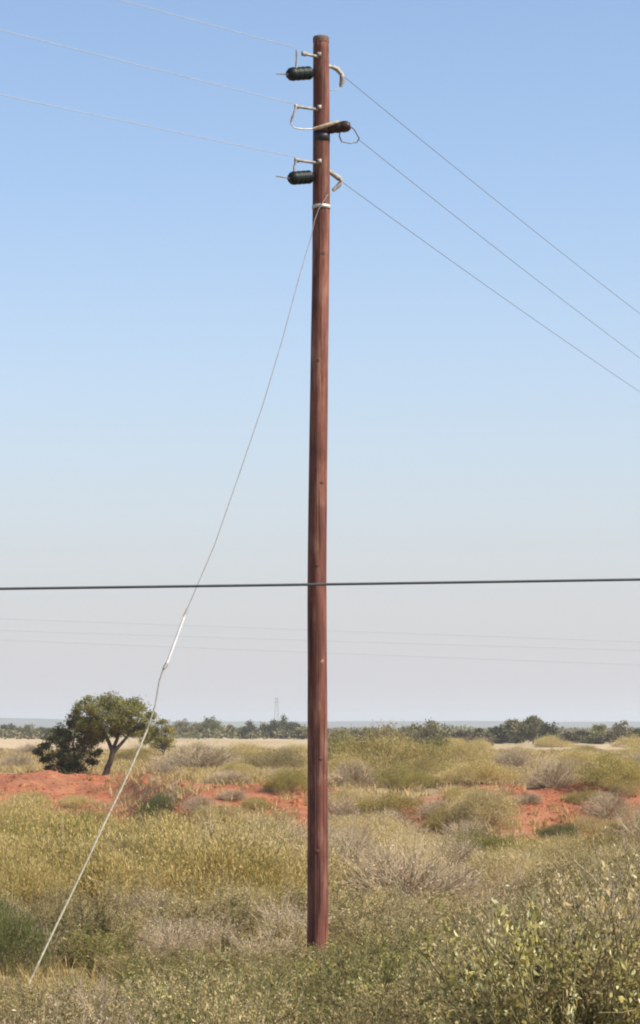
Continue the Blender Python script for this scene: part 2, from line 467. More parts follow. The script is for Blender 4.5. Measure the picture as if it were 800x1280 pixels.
insulator(408, 160.5, 438, 157.5, PY - .02, PY - .05, .056, M['brown_glaze'], 3)
rod('jumper_wire', [loc(437, 157, PY - .05), loc(443, 162, PY), loc(449, 173, PY + .1), loc(446, 178, PY + .1), loc(437, 179, PY + .05), loc(427, 177, PY), loc(424, 170, PY - .03), loc(425, 165, PY - .04)], .007, M['dullwire'])
# guy attachment: a bright band low on the head of the pole
ring('guy_band', 259, .035, M['steel'], .008)
for (u, v, Y) in ((398, 71, PY), (398, 137, PY), (398, 204, PY)):            # square washers under the bracket bolts
    z = P(u, v, PY).z; c = axis_at(z) - ofs; m = MB(); q = .02; yy = c.y - rad_at(z)
    m.add([(c.x + a, yy + d, z - ofs.z + b_) for d in (-.014, .01) for a, b_ in ((-q - .02, -q), (q - .02, -q), (q - .02, q), (-q - .02, q))],
          [(0, 1, 2, 3), (4, 7, 6, 5), (0, 4, 5, 1), (1, 5, 6, 2), (2, 6, 7, 3), (3, 7, 4, 0)])
    m.build('washer_plate', M['bracket'], pole)
for (v, du, rr_) in ((318, 3, .022), (452, -2, .018), (604, 5, .02), (708, 0, .017), (948, 4, .022), (1064, -1, .02)):   # dark knots where branches were cut
    z = P(400, v, PY).z; c = axis_at(z) - ofs; a = du / 11.0; rad = rad_at(z); d = Vector((a, -math.sqrt(1 - a * a), 0))
    m = MB(); m.lathe(Vector((c.x, c.y, z - ofs.z)) + d * (rad - .006), d, [(0, rr_ * 1.2), (.006, rr_), (.010, rr_ * .7), (.008, rr_ * .35), (.008, .001)], 10)
    m.build('branch_knot', M['knot'], pole, True)
m = MB(); kc = axis_at(P(400, 827, PY).z) - ofs
m.lathe(loc(401, 827, PY - .088), (0.15, -1, 0), [(0, .03), (.004, .026), (.007, .014), (.008, .001)], 10)
m.build('branch_knot', plain('pale_knot', (.32, .17, .11), .9, var=.5, scale=60), pole, True)

# guy wire with its white insulating rod
guy = empty('guy_wire', tuple(P(33, 1236, 23.05)))
guy.location.z = ground_z(guy.location.x, guy.location.y)
tag(guy, 'slanting guy wire with a white insulating rod staying the wooden pole', 'guy wire')
go = Vector(guy.location)
def gY(v): return 24.86 - (v - 275) / (1236 - 275) * 1.8
def gp(u, v, dY=0): return P(u, v, gY(v) + dY) - go
upper = [P(410, 243, 24.93) - go, P(404, 252, 24.895) - go, P(398, 262, 24.89) - go, P(393, 276, 24.88) - go, P(389, 296, 24.87) - go] + \
        [gp(u, v) for u, v in ((375, 343), (352, 428), (329, 505), (300, 590), (268, 682), (232, 766))]
rod('strand', upper, .0042, M['guy'], guy)
rod('thimble', [gp(234, 762), gp(230, 771)], .013, M['steel'], guy)
rod('insulating_rod', [gp(231, 769), gp(208, 831)], .012, M['white'], guy, 8)
rod('thimble', [gp(208.6, 829), gp(205, 836)], .017, M['steel'], guy)
low = [(205, 834), (199, 852), (194, 882), (184, 912), (170, 945), (152, 985), (130, 1030), (108, 1078), (86, 1124), (62, 1174), (33, 1236)]
rod('strand', [gp(u, v) for u, v in low[:4]], .008, M['guy'], guy)
rod('preformed_grip', [gp(u, v) for u, v in low[3:]], .011, M['guylow'], guy)
rod('anchor_rod', [gp(33, 1236), gp(33, 1236) + Vector((-.35, -.1, -.75))], .012, M['steel'], guy)

# ------------------------------------------------------------------ wires
def span_pts(A, ang, L, sag, n=60):
    d = Vector((math.cos(ang), math.sin(ang), 0))
    out = []
    for i in range(n + 1):
        s = L * (i / n) ** 1.6
        out.append(A + d * s + Vector((0, 0, -4 * sag * (s / L) * (1 - s / L))))
    return out
def row_at(A, ang, L, sag, u):
    d = Vector((math.cos(ang), math.sin(ang)))
    k = (u - 400) / FPX                                  # where the span crosses the sight plane x = k*y
    s = (k * A.y - A.x) / (d.x - k * d.y)
    z = A.z - 4 * sag * (s / L) * (1 - s / L); y = A.y + d.y * s
    return HOR + (EYE - z) * FPX / y
def span(name, A, lo, hi, L, sag, u, v, r, mat, label, group):
    best = min((abs(row_at(A, lo + (hi - lo) * i / 400, L, sag, u) - v), lo + (hi - lo) * i / 400) for i in range(401))
    m = MB(); m.tube(span_pts(A, best[1], L, sag), r, 5)
    tag(m.build(name, mat, None, True), label, 'wire', group)
g_in, g_out = 'wires leaving the pole on the green insulator side', 'wires leaving the pole on the clamp side'
span('overhead_wire', P(371, 60, 24.83), R(180), R(250), 55, .7, 150, 0, .0029, M['alu'], 'topmost pale wire, tied above the upper dark green insulator', g_in)
span('overhead_wire', P(369, 130, 24.83), R(180), R(250), 55, .7, 0, 37, .0029, M['alu'], 'middle pale wire, tied between the two dark green insulators', g_in)
span('overhead_wire', P(369, 196, 24.83), R(180), R(250), 55, .7, 0, 118, .0029, M['alu'], 'lowest pale wire, tied above the lower dark green insulator', g_in)
span('overhead_wire', P(428, 94, 25.15), R(30), R(89), 75, .9, 800, 392, .0034, M['dullwire'], 'grey wire running from the highest curved clamp on the pole', g_out)
span('overhead_wire', P(448, 174, 25.1), R(30), R(89), 75, .9, 800, 447, .0034, M['dullwire'], 'grey wire running from the loop by the brown insulator', g_out)
span('overhead_wire', P(427, 227, 25.15), R(30), R(89), 75, .9, 800, 490, .0034, M['dullwire'], 'grey wire running from the lower curved clamp above guy band', g_out)

# the black telephone cable that passes in front of the pole
CY = 22.0
z0, z1, z2 = P(0, 736, CY).z, P(400, 730.5, CY).z, P(800, 724, CY).z
pts = []
for i in range(81):
    x = -40 + i
    t = x / 2.75
    pts.append((x, CY + x * .01, z1 + (z2 - z0) / 2 * t + ((z0 + z2) / 2 - z1 + .004) * t * t * .3))
m = MB(); m.tube(pts, .0115, 8)
tag(m.build('telephone_cable', M['rubber'], None, True), 'thick black cable crossing level in front of the wooden pole', 'cable')

# a far power line crossing low over the plain
for (a, b_, c, which) in ((774, 788, 803, 'uppermost'), (786, 801, 811, 'middle'), (798, 816, 829, 'lowest')):
    Yf = 260; m = MB(); pts = []
    for i in range(61):
        u = -900 + 2600 * i / 60; t = (u - 400) / 400
        v = b_ + (c - a) / 2 * t + ((a + c) / 2 - b_) * t * t * .15
        pts.append(P(u, v, Yf))
    m.tube(pts, .0075, 4)
    tag(m.build('overhead_wire', M['dullwire'], None, True), which + ' faint thin wire of the far power line over the plain', 'wire', 'wires of the far power line')

# far lattice tower
tw = empty('transmission_tower', tuple(P(346, 907, 1500))); tw.location.z = 0
tag(tw, 'faint grey lattice tower rising behind the far trees', 'tower')
H = P(346, 872, 1500).z
def leg_pt(sx, sy, z): k = 1.7 * (1 - z / H * .72); return Vector((sx * k, sy * k, z))
for sx in (-1, 1):
    for sy in (-1, 1):
        m = MB(); m.tube([leg_pt(sx, sy, 0), leg_pt(sx, sy, H)], .16, 4); m.build('leg', M['steel'], tw)
for i in range(6):
    za, zb = H * i / 6, H * (i + 1) / 6
    for sy in (-1, 1):
        for sx in (-1, 1):
            m = MB(); m.tube([leg_pt(-sx, sy, za), leg_pt(sx, sy, zb)], .08, 4); m.build('lattice_brace', M['steel'], tw)
for z, l in ((H * .86, 2.0), (H * .98, 1.4)):
    m = MB(); m.tube([(-l, 0, z), (l, 0, z)], .14, 4); m.build('cross_arm', M['steel'], tw)

# ------------------------------------------------------------------ vegetation
def unit(n, r=rng):
    v = r.normal(size=(n, 3)); return v / np.linalg.norm(v, axis=1, keepdims=True)

def herb_shrub(seed, H=.8, Rr=.55, stems=26, per=46, L=.045, W=.016, sub=5, dry=.0, up=1.0):
    """many arching stems with leaves along their side shoots: foliage mesh, stem mesh"""
    r = np.random.default_rng(seed); fo, tw_ = MB(), MB()
    P_, D_, L_, A_ = [], [], [], []
    for s in range(stems):
        a = r.uniform(0, 2 * math.pi); out = Rr * math.sqrt(r.uniform(.02, 1)); h = H * r.uniform(.55, 1.08) * (1 - .35 * (out / Rr) ** 2)
        b0 = np.array([math.cos(a) * out * .25, math.sin(a) * out * .25, -.03])
        tip = np.array([math.cos(a) * out, math.sin(a) * out, h]) + r.normal(size=3) * .05
        mid = b0 * .5 + tip * .5 + np.array([-math.cos(a) * out * .12, -math.sin(a) * out * .12, h * .12 * up])
        ts = np.linspace(0, 1, 7)[:, None]
        curve = (1 - ts) ** 2 * b0 + 2 * ts * (1 - ts) * mid + ts ** 2 * tip
        tw_.tube([tuple(c) for c in curve], list(np.linspace(.007, .002, 7)), 3, r.uniform(), cap=False)
        tone = r.uniform(-.22, .22); size = r.uniform(.6, 1.35)
        for b in range(sub):
            t0 = r.uniform(.25, 1); i = int(t0 * 6); o = curve[i]
            d = unit(1, r)[0] * .8 + np.array([math.cos(a) * .4, math.sin(a) * .4, .75 * up]); d /= np.linalg.norm(d)
            ln = H * r.uniform(.12, .32)
            e = o + d * ln
            tw_.tube([tuple(o), tuple((o + e) / 2 + r.normal(size=3) * .01), tuple(e)], [.003, .002, .0012], 3, r.uniform(), cap=False)
            k = max(2, int(per / sub * (1 - dry)))
            tt = r.uniform(.1, 1.05, k)[:, None]
            P_.append(o + (e - o) * tt + r.normal(size=(k, 3)) * .008)
            D_.append(unit(k, r) + d * .7 + np.array([0, 0, .25])); L_.append(L * size * r.uniform(.55, 1.25, k))
            A_.append(np.clip(.45 + tone + r.normal(size=k) * .16 + .12 * (tt[:, 0] - .5), 0, 1))
    p = np.concatenate(P_); d = np.concatenate(D_); l = np.concatenate(L_)
    fo.leaves(p, d, l, l * (W / L), np.concatenate(A_), r)
    return fo.mesh('foliage'), tw_.mesh('stems')

def dome_bush(seed, H=1.2, Rr=1.2, clumps=70, per=70, L=.06, W=.03, twigs=60, spread=.17, hollow=.45):
    """a low spreading bush: leaf clumps scattered through an uneven dome, twigs reaching into them"""
    r = np.random.default_rng(seed); fo, tw_ = MB(), MB()
    cs, P_, D_, A_ = [], [], [], []
    sx, sy = r.uniform(.8, 1.15), r.uniform(.8, 1.15)
    lob = r.uniform(0, 2 * math.pi, 4)
    for c in range(clumps):
        a = r.uniform(0, 2 * math.pi); el = math.asin(r.uniform(0, 1)); q = r.uniform(hollow, 1) ** .5
        wob = 1 + .22 * math.sin(2 * a + lob[0]) + .14 * math.sin(3 * a + lob[1]) + .1 * math.sin(5 * a + lob[2] + 3 * el)
        ctr = np.array([math.cos(a) * math.cos(el) * Rr * sx * wob, math.sin(a) * math.cos(el) * Rr * sy * wob, H * (.08 + .92 * math.sin(el) * (.86 + .2 * math.sin(3 * a + lob[3])))]) * q
        cs.append(ctr)
        sp = spread * r.uniform(.6, 1.3) * np.array([1.2, 1.2, .7])
        k = int(per * r.uniform(.5, 1.4)); off = r.normal(size=(k, 3)) * sp
        pp = ctr + off; pp[:, 2] = np.maximum(pp[:, 2], .02)
        P_.append(pp); dd = unit(k, r) + off / (np.linalg.norm(off, axis=1, keepdims=True) + 1e-6) * .5 + np.array([0, 0, .35]); D_.append(dd * .55 + np.array([0, 0, .55]))
        A_.append(np.clip(.48 + r.uniform(-.17, .17) + r.normal(size=k) * .14, 0, 1))
    p = np.concatenate(P_); n = len(p)
    l = L * r.uniform(.6, 1.3, n); fine = r.uniform(size=n) < .7      # thin shoots among small leaves
    l = np.where(fine, l * 1.9, l * .9); wd = np.where(fine, W * .6, W)
    fo.leaves(p, np.concatenate(D_), l, wd, np.concatenate(A_), r)
    for i in range(twigs):
        c = cs[r.integers(len(cs))] + r.normal(size=3) * spread * .8
        b0 = np.array([c[0] * .15, c[1] * .15, -.05]); mid = (b0 + c) / 2 + np.array([0, 0, -.05 * H]) + r.normal(size=3) * .05
        tip = c + (c - mid) * r.uniform(.05, .25)
        tw_.tube([tuple(b0), tuple(mid), tuple(c), tuple(tip)], [.016, .011, .005, .002], 3, r.uniform(), cap=False)
    return fo.mesh('foliage'), tw_.mesh('stems')

def twiggy_bush(seed, H=1.0, Rr=.9, n=420, leaves=900):
    """a dry, nearly bare bush: a dense puff of fine forking twigs with a few withered leaves"""
    r = np.random.default_rng(seed); fo, tw_ = MB(), MB(); ends, dirs = [], []
    for i in range(n):
        a = r.uniform(0, 2 * math.pi); el = math.asin(r.uniform(.05, 1)); q = r.uniform(.35, 1) ** .5
        e = np.array([math.cos(a) * math.cos(el) * Rr, math.sin(a) * math.cos(el) * Rr, H * math.sin(el)]) * q * r.uniform(.85, 1.1)
        b0 = e * np.array([.1, .1, 0]) + np.array([0, 0, -.04]); st = b0 + (e - b0) * r.uniform(.15, .55) + r.normal(size=3) * .06
        mid = (st + e) / 2 + r.normal(size=3) * .04
        tw_.tube([tuple(st), tuple(mid), tuple(e)], [.007, .005, .0022], 3, r.uniform(), cap=False)
        for f in range(3):
            e2 = e + (e - mid) * r.uniform(.1, .6) + r.normal(size=3) * .08
            tw_.tube([tuple(mid + (e - mid) * r.uniform(0, .8)), tuple(e2)], [.0035, .0018], 3, r.uniform(), cap=False)
        ends.append(e); dirs.append(e - mid)
    for i in range(14):
        k = r.integers(n); e = ends[k]
        tw_.tube([(e[0] * .05, e[1] * .05, -.05), tuple(e * .5 + np.array([0, 0, -.03])), tuple(e * .8)], [.018, .013, .007], 3, .3, cap=False)
    ends = np.array(ends); k = r.integers(n, size=leaves)
    l = r.uniform(.025, .06, leaves)
    fo.leaves(ends[k] + r.normal(size=(leaves, 3)) * .07, unit(leaves, r) + np.array([0, 0, .3]), l, l * .4, np.clip(r.normal(.5, .2, leaves), 0, 1), r)
    return fo.mesh('foliage'), tw_.mesh('stems')

PROTO = {
    'herb': [herb_shrub(100 + i, .8, .5 + .05 * (i % 3), 44, 135, .029, .0115, 7) for i in range(4)],
    'sprig': [herb_shrub(140 + i, 1.0, .55, 36, 100, .028, .0075, 9, .1, 1.3) for i in range(3)],
    'drysprig': [herb_shrub(170 + i, .8, .5, 40, 80, .030, .008, 8, .25, 1.2) for i in range(3)],
    'dome': [dome_bush(200 + i, 1.0, 1.1, 100, 190, .042, .02, 70, .15) for i in range(5)],
    'twig': [twiggy_bush(300 + i) for i in range(3)],
}
COUNT = {}
def plant(kind, mat, x, y, h, wid=1.0, label='', group='', name='bush', cat='bush', var=None, twig='twig'):
    """one bush: an Empty at its base with its own foliage and stems"""
    k = COUNT.get(kind, 0); COUNT[kind] = k + 1
    prs = PROTO[kind]; fm, sm = prs[(k if var is None else var) % len(prs)]
    H0 = {'herb': .8, 'sprig': 1.1, 'drysprig': .85, 'dome': 1.0, 'twig': 1.05}[kind]
    e = empty(name, (x, y, ground_z(x, y)), random.uniform(0, 6.28))
    s = h / H0; e.scale = (s * wid, s * wid, s)
    for nm, me, mt in (('foliage', fm, mat), ('stems', sm, M[twig])):
        o = bpy.data.objects.new(nm, me); col.objects.link(o); o.parent = e
        if not me.materials: me.materials.append(mt)
        o.material_slots[0].link = 'OBJECT'; o.material_slots[0].material = mt
    return tag(e, label, cat, group)

def wx(u, y): return (u - 400) / FPX * y

def foot_y(u, vf):
    """depth at which the ground is first met along the sight line through row vf"""
    y = 20.0
    while y < 600:
        if HOR + (EYE - ground_z(wx(u, y), y)) * FPX / y <= vf: return y
        y += .2 if y < 130 else 1.0
    return y

# --- bushes one can pick out: (u centre, foot row, width px, height px, kind, material)
BUSH = [
    # behind the bank, out on the plain
    (480, 964, 150, 52, 'dome', 'olive', 'broad yellow-green bush behind the bank, widest on the plain'),
    (585, 958, 90, 30, 'dome', 'olive', None), (250, 962, 140, 34, 'twig', 'grey', None),
    (345, 962, 90, 26, 'dome', 'sage', None), (425, 955, 60, 34, 'dome', 'green', None),
    (20, 962, 60, 24, 'twig', 'grey', None), (690, 985, 90, 40, 'twig', 'grey', None),
    (768, 984, 100, 42, 'dome', 'green', None), (600, 978, 100, 30, 'dome', 'olive', None),
    (505, 984, 70, 26, 'dome', 'green', None), (440, 984, 80, 34, 'twig', 'grey', None),
    (358, 990, 60, 28, 'dome', 'green', None), (285, 980, 70, 20, 'twig', 'grey', None),
    (640, 962, 70, 30, 'twig', 'grey', None), (205, 972, 60, 24, 'twig', 'grey', None), (720, 958, 60, 22, 'dome', 'olive', None),
    (545, 948, 70, 26, 'dome', 'green', None), (170, 952, 50, 20, 'dome', 'olive', None), (300, 948, 90, 18, 'dome', 'olive', None),
]
BANK = [
    (198, 1026, 54, 34, 'dome', 'dark', 'dark green bush on the red bank above a patch of shadow'),
    (605, 1036, 100, 50, 'dome', 'sage', None), (490, 1022, 80, 30, 'dome', 'olive', None),
    (760, 1022, 80, 34, 'twig', 'grey', None), (702, 1052, 60, 26, 'dome', 'dark', None),
    (430, 1030, 60, 34, 'twig', 'grey', None), (545, 1022, 60, 26, 'twig', 'grey', None), (795, 1052, 60, 44, 'dome', 'sage', None),
    (290, 1000, 50, 14, 'twig', 'grey', None), (95, 1010, 50, 16, 'dome', 'olive', None), (250, 1012, 56, 20, 'twig', 'grey', None), (270, 1026, 60, 20, 'dome', 'sage', None), (40, 1004, 50, 14, 'dome', 'olive', None),
    (735, 1004, 60, 18, 'dome', 'olive', None), (660, 1006, 50, 16, 'twig', 'grey', None), (742, 1040, 52, 18, 'dome', 'sage', None), (120, 1028, 50, 14, 'dome', 'olive', None), (320, 1012, 56, 14, 'dome', 'olive', None), (780, 996, 50, 18, 'dome', 'sage', None), (575, 1002, 50, 18, 'dome', 'olive', None),
]
NEAR = [
    (22, 1062, 120, 66, 'dome', 'olive', None), (160, 1068, 90, 24, 'twig', 'grey', None), (470, 1058, 110, 42, 'dome', 'sage', None), (320, 1052, 110, 28, 'dome', 'olive', None),
    (2, 1222, 120, 92, 'dome', 'dark', 'bush with shade put into its dark leaf colour close beside the lower guy wire'),  # dark leaves carry the shade of a bush's underside in their colour
    (590, 1076, 140, 38, 'dome', 'green', 'low bright green bush spreading among the dry bushes'),
    (40, 1090, 170, 70, 'dome', 'olive', None), (140, 1100, 120, 50, 'dome', 'olive', None),
    (225, 1064, 70, 32, 'dome', 'green', None), (335, 1072, 130, 58, 'dome', 'sage', None),
    (440, 1088, 120, 60, 'twig', 'grey', None), (270, 1112, 150, 68, 'dome', 'olive', None),
    (500, 1106, 130, 60, 'dome', 'sage', None), (660, 1096, 120, 46, 'dome', 'olive', None),
    (760, 1090, 120, 52, 'dome', 'olive', None), (12, 1162, 160, 96, 'dome', 'olive', None), (70, 1178, 110, 60, 'dome', 'sage', None), (215, 1150, 130, 62, 'dome', 'olive', None), (300, 1165, 110, 58, 'dome', 'sage', None), (700, 1110, 110, 56, 'dome', 'sage', None), (600, 1118, 90, 44, 'dome', 'olive', None), (480, 1165, 110, 50, 'dome', 'olive', None),
    (360, 1120, 110, 50, 'twig', 'grey', None), (560, 1130, 150, 56, 'twig', 'grey', None),
    (450, 1135, 120, 50, 'dome', 'olive', None), (130, 1146, 120, 70, 'dome', 'sage', None),
    (520, 1062, 80, 30, 'twig', 'grey', None), (645, 1140, 90, 56, 'twig', 'grey', None), (15, 1045, 100, 44, 'dome', 'sage', None),
]
LBL = {
    ('dome', 'olive'): 'low spreading bush with yellow-olive leaves', ('dome', 'sage'): 'rounded bush with dull sage-green leaves',
    ('dome', 'green'): 'rounded bush with fresh green leaves', ('twig', 'grey'): 'dry grey-brown bush, almost leafless and twiggy',
    ('dome', 'dark'): 'small dark green bush',
}
GRP = {
    ('dome', 'olive'): 'yellow-olive spreading bushes', ('dome', 'sage'): 'dull sage-green bushes', ('dome', 'green'): 'fresh green bushes',
    ('twig', 'grey'): 'dry twiggy bushes', ('dome', 'dark'): 'small dark green bushes',
}
SPOT = {
    'on the plain behind the red bank': ('on the plain around the acacia', 'on the plain straight behind the pole', 'on the plain behind the red patches'),
    'growing on the red earth bank': ('on the red bank below the acacia', 'on the red bank straight behind the pole', 'beside the red earth patches'),
    'between the red bank and pole': ('behind the slanting guy wire', 'a little way behind the pole', 'behind the tall shrub clump'),
}
def spot(where, u): return SPOT[where][0 if u < 260 else 1 if u < 520 else 2]
for table, where in ((BUSH, 'on the plain behind the red bank'), (BANK, 'growing on the red earth bank'), (NEAR, 'between the red bank and pole')):
    for (u, vf, wp, hp, kind, mt, lab) in table:
        y = foot_y(u, vf)
        h = hp / FPX * y; wdt = wp / FPX * y
        plant(kind, M[mt], wx(u, y), y, h, (wdt / 2) / (1.15 if kind == 'dome' else .95) / h,
              lab or LBL[(kind, mt)] + ' ' + spot(where, u), GRP[(kind, mt)] + ' ' + spot(where, u))

# --- more of the same kinds, filling the flat between the bank and the pole and the plain behind
random.seed(33)
feet = [(u, vf) for tb in (BUSH, BANK, NEAR) for (u, vf, *_r) in tb]
def filler(n, v0, v1, wlo, whi, ratio, where, dmin, ok=lambda u, v: True):
    made = 0; tries = 0
    while made < n and tries < n * 60:
        tries += 1
        u, vf = random.uniform(-20, 820), random.uniform(v0, v1)
        if not ok(u, vf) or any(abs(u - a) < dmin and abs(vf - b_) < dmin * .3 for a, b_ in feet): continue
        feet.append((u, vf)); made += 1
        y = foot_y(u, vf)
        wdt = random.uniform(wlo, whi); h = wdt * random.uniform(*ratio)
        kind, mt = random.choices([('dome', 'olive'), ('dome', 'sage'), ('dome', 'green'), ('twig', 'grey')], (4.5, 4, .7, 2.6))[0]
        plant(kind, M[mt], wx(u, y), y, h, (wdt / 2) / (1.15 if kind == 'dome' else .95) / h, LBL[(kind, mt)] + ' ' + spot(where, u), GRP[(kind, mt)] + ' ' + spot(where, u))
filler(28, 1050, 1150, 1.3, 2.6, (.36, .5), 'between the red bank and pole', 48, lambda u, v: not (v < 1085 and (70 < u < 240 or 600 < u < 790)) and not (240 < u < 390 and v < 1070))
filler(16, 1010, 1045, 1.3, 2.3, (.32, .5), 'growing on the red earth bank', 50, lambda u, v: 395 < u < 640 or (u < 40 and v > 1030))
filler(24, 938, 962, 2.2, 4.2, (.24, .34), 'on the plain behind the red bank', 45, lambda u, v: not 40 < u < 190)
filler(9, 934, 940, 3.0, 5.0, (.24, .34), 'on the plain behind the red bank', 34, lambda u, v: u > 560)
filler(22, 962, 982, 1.6, 3.0, (.30, .42), 'on the plain behind the red bank', 42, lambda u, v: u > 240)

# --- foreground shrubs: their tops follow the outline seen in front of the pole
TOPS = [(-80, 1230), (0, 1228), (70, 1226), (120, 1205), (170, 1192), (250, 1186), (330, 1190), (395, 1198), (440, 1172), (520, 1152), (600, 1150), (650, 1112), (700, 1074), (800, 1050), (900, 1050)]
def top_row(u):
    for (a, va), (b_, vb) in zip(TOPS, TOPS[1:]):
        if a <= u <= b_: return va + (vb - va) * (u - a) / (b_ - a)
    return TOPS[-1][1]
FG = [('herb', 'sage', 'grey-green leafy shrub in the thicket before the pole'), ('herb', 'herb_olive', 'yellow-olive leafy shrub in the thicket before the pole'),
      ('herb', 'leafy', 'fresh green leafy shrub in the thicket before the pole'), ('drysprig', 'grey', 'dry straw-grey stalky shrub in the thicket before the pole'),
      ('sprig', 'herb_olive', 'upright olive-green shrub with long stems in the thicket before the pole')]
random.seed(21)
placed = []
def try_fg(u, y, hmax, i):
    x = wx(u, y)
    if any((x - a) ** 2 + ((y - b_) * .8) ** 2 < .30 ** 2 for a, b_ in placed): return
    h = min(hmax, EYE - (top_row(u) + random.uniform(0, 34) - HOR) / FPX * y - ground_z(x, y))
    if h < .22: return
    placed.append((x, y))
    kind, mt, lab = FG[i]
    lab = lab.replace('in the thicket before the pole', 'around the foot of the guy wire' if u < 150 else 'between the guy wire and the pole' if u < 330 else 'crowding the foot of the pole' if u < 470
                      else 'between the pole and the tall shrub clump' if u < 620 else 'in the tall clump of shrubs')
    plant(kind, M[mt], x, y, h, min(1.25, max(.85, .75 / h)), lab, lab.replace(' shrub', ' shrubs'), 'shrub', 'shrub', None, 'twig' if i == 3 else 'stem')
for y in np.arange(14.6, 24.4, .55):
    for u in np.arange(-90, 900, 3200 / y * .62):
        uu = u + random.uniform(-30, 30); yy = y + random.uniform(-.25, .25)
        if uu > 620: i = random.choices(range(5), (3.5, 3, 1, 3, 5))[0]
        elif uu < 150: i = random.choices(range(5), (2, 4, 1, 3, 1))[0]
        elif uu < 400: i = random.choices(range(5), (4, 2, 4, .7, 1))[0]
        else: i = random.choices(range(5), (2, 3, 6, 1, 2))[0]
        if uu > 600 and random.random() < .30: continue
        try_fg(uu, float(yy), 1.45 if uu > 600 else .85, i)
for y in np.arange(24.6, 31, .8):                            # the belt just behind the pole's foot
    for u in np.arange(-70, 880, 3200 / y * .72):
        uu = u + random.uniform(-30, 30); x = wx(uu, y)
        i = random.choices(range(4), (4.5, 3.5, 1, 2.8))[0]
        if abs(uu - 395) < 45 and y < 25.6: continue
        kind, mt, lab = FG[i]; lab = lab.replace('in the thicket before the pole', 'behind the foot of the pole')
        plant(kind, M[mt], x, float(y) + random.uniform(-.3, .3), random.uniform(.4, .72), random.uniform(.95, 1.4), lab, lab.replace(' shrub', ' shrubs'), 'shrub', 'shrub', None, 'twig' if i == 3 else 'stem')

for (u, y, i, w_) in ((352, 23.6, 0, 1.9), (375, 24.3, 2, 2.0), (398, 23.9, 0, 2.1), (420, 24.4, 1, 2.0), (438, 23.7, 2, 1.9), (330, 24.2, 1, 1.9), (408, 22.9, 2, 1.7), (384, 22.6, 0, 1.7),
                      (365, 25.6, 0, 1.5), (425, 25.7, 2, 1.5), (300, 23.8, 0, 1.8), (270, 24.3, 2, 1.7), (240, 23.7, 0, 1.8), (205, 24.2, 1, 1.7), (170, 23.9, 0, 1.7), (460, 24.2, 0, 1.6), (130, 24.3, 2, 1.6), (8, 21.9, 1, 1.6), (62, 21.7, 0, 1.6), (30, 21.2, 1, 1.6), (90, 22.4, 2, 1.5), (-8, 22.6, 0, 1.5)):
    kind, mt, lab = FG[i]; x = wx(u, y)
    h = max(.22, EYE - (1180 + (4 if abs(u - 398) < 22 else 48 if u < 100 else 0) - HOR) / FPX * y - ground_z(x, y))
    where = 'crowding the foot of the pole' if 330 <= u < 470 else 'around the foot of the guy wire' if u < 150 else 'between the guy wire and the pole'
    lab = lab.replace('in the thicket before the pole', where)
    plant(kind, M[mt], x, y, h, w_, lab, lab.replace(' shrub', ' shrubs'), 'shrub', 'shrub', None, 'stem')

# --- grass: too fine to count
def grass(name, y0, y1, dens, hgt, width, seed, label):
    r = np.random.default_rng(seed)
    area = (y1 - y0) * ((y0 + y1) / 2 * .25 + 5); n = int(area * dens / 9)
    yy = y0 + (y1 - y0) * np.sqrt(r.uniform(0, 1, n) * (1 - (y0 / y1) ** 2) + (y0 / y1) ** 2) if False else r.uniform(y0, y1, n)
    xx = r.uniform(-1, 1, n) * (yy * .125 + 2.5)
    P_, T_, Wd, A_ = [], [], [], []
    for x, y in zip(xx, yy):
        k = nz(x, y, .35, 12) + .5 * nz(x, y, 1.3, 3)
        if y < 32 and x > -2.2 and r.uniform() < .45: continue
        if k < -.28: continue
        rm = red_mask(x, y)
        if rm > .3 and r.uniform() < rm * 1.0: continue
        z = ground_z(x, y); m_ = 9; tone = .5 + .3 * nz(x, y, .25, 21) + r.uniform(-.12, .12)
        b0 = np.column_stack([x + r.normal(size=m_) * .06, y + r.normal(size=m_) * .06, np.full(m_, z - .02)])
        lean = r.normal(size=(m_, 3)) * .32; lean[:, 2] = 1
        P_.append(b0); T_.append(lean * (hgt * r.uniform(.45, 1.25, m_) * (.75 + .6 * max(0, k)))[:, None])
        A_.append(np.clip(tone + r.normal(size=m_) * .13, 0, 1))
    b0 = np.concatenate(P_); T = np.concatenate(T_); A = np.concatenate(A_); n = len(b0)
    a = r.uniform(0, math.pi, n); s = np.column_stack([np.cos(a), np.sin(a), np.zeros(n)]) * width
    bend = np.column_stack([T[:, 0], T[:, 1], -.25 * np.abs(T[:, 0] + T[:, 1])]) * .5
    mid = b0 + T * .55; tip = b0 + T + bend
    v = np.stack([b0 - s * .5, b0 + s * .5, mid + s * .4, mid - s * .4, tip + s * .06, tip - s * .06], 1).reshape(-1, 3)
    f = np.arange(n)[:, None] * 6
    faces = np.concatenate([f + np.array([0, 1, 2, 3]), f + np.array([3, 2, 4, 5])])
    m = MB(); m.add(v, faces, np.repeat(A, 6))
    tag(m.build(name, M['straw']), label, 'grass', kind='stuff')
grass('grass', 13, 32, 300, .30, .007, 1, 'straw-coloured grass growing through the shrubs around the pole')
grass('grass', 32, 66, 130, .36, .014, 2, 'dry straw grass between the low bushes beyond the pole')
grass('grass', 66, 135, 75, .34, .024, 3, 'sparse dry grass on and around the red bank')
grass('grass', 135, 240, 18, .35, .06, 4, 'pale dry grass on the plain beyond the bank')

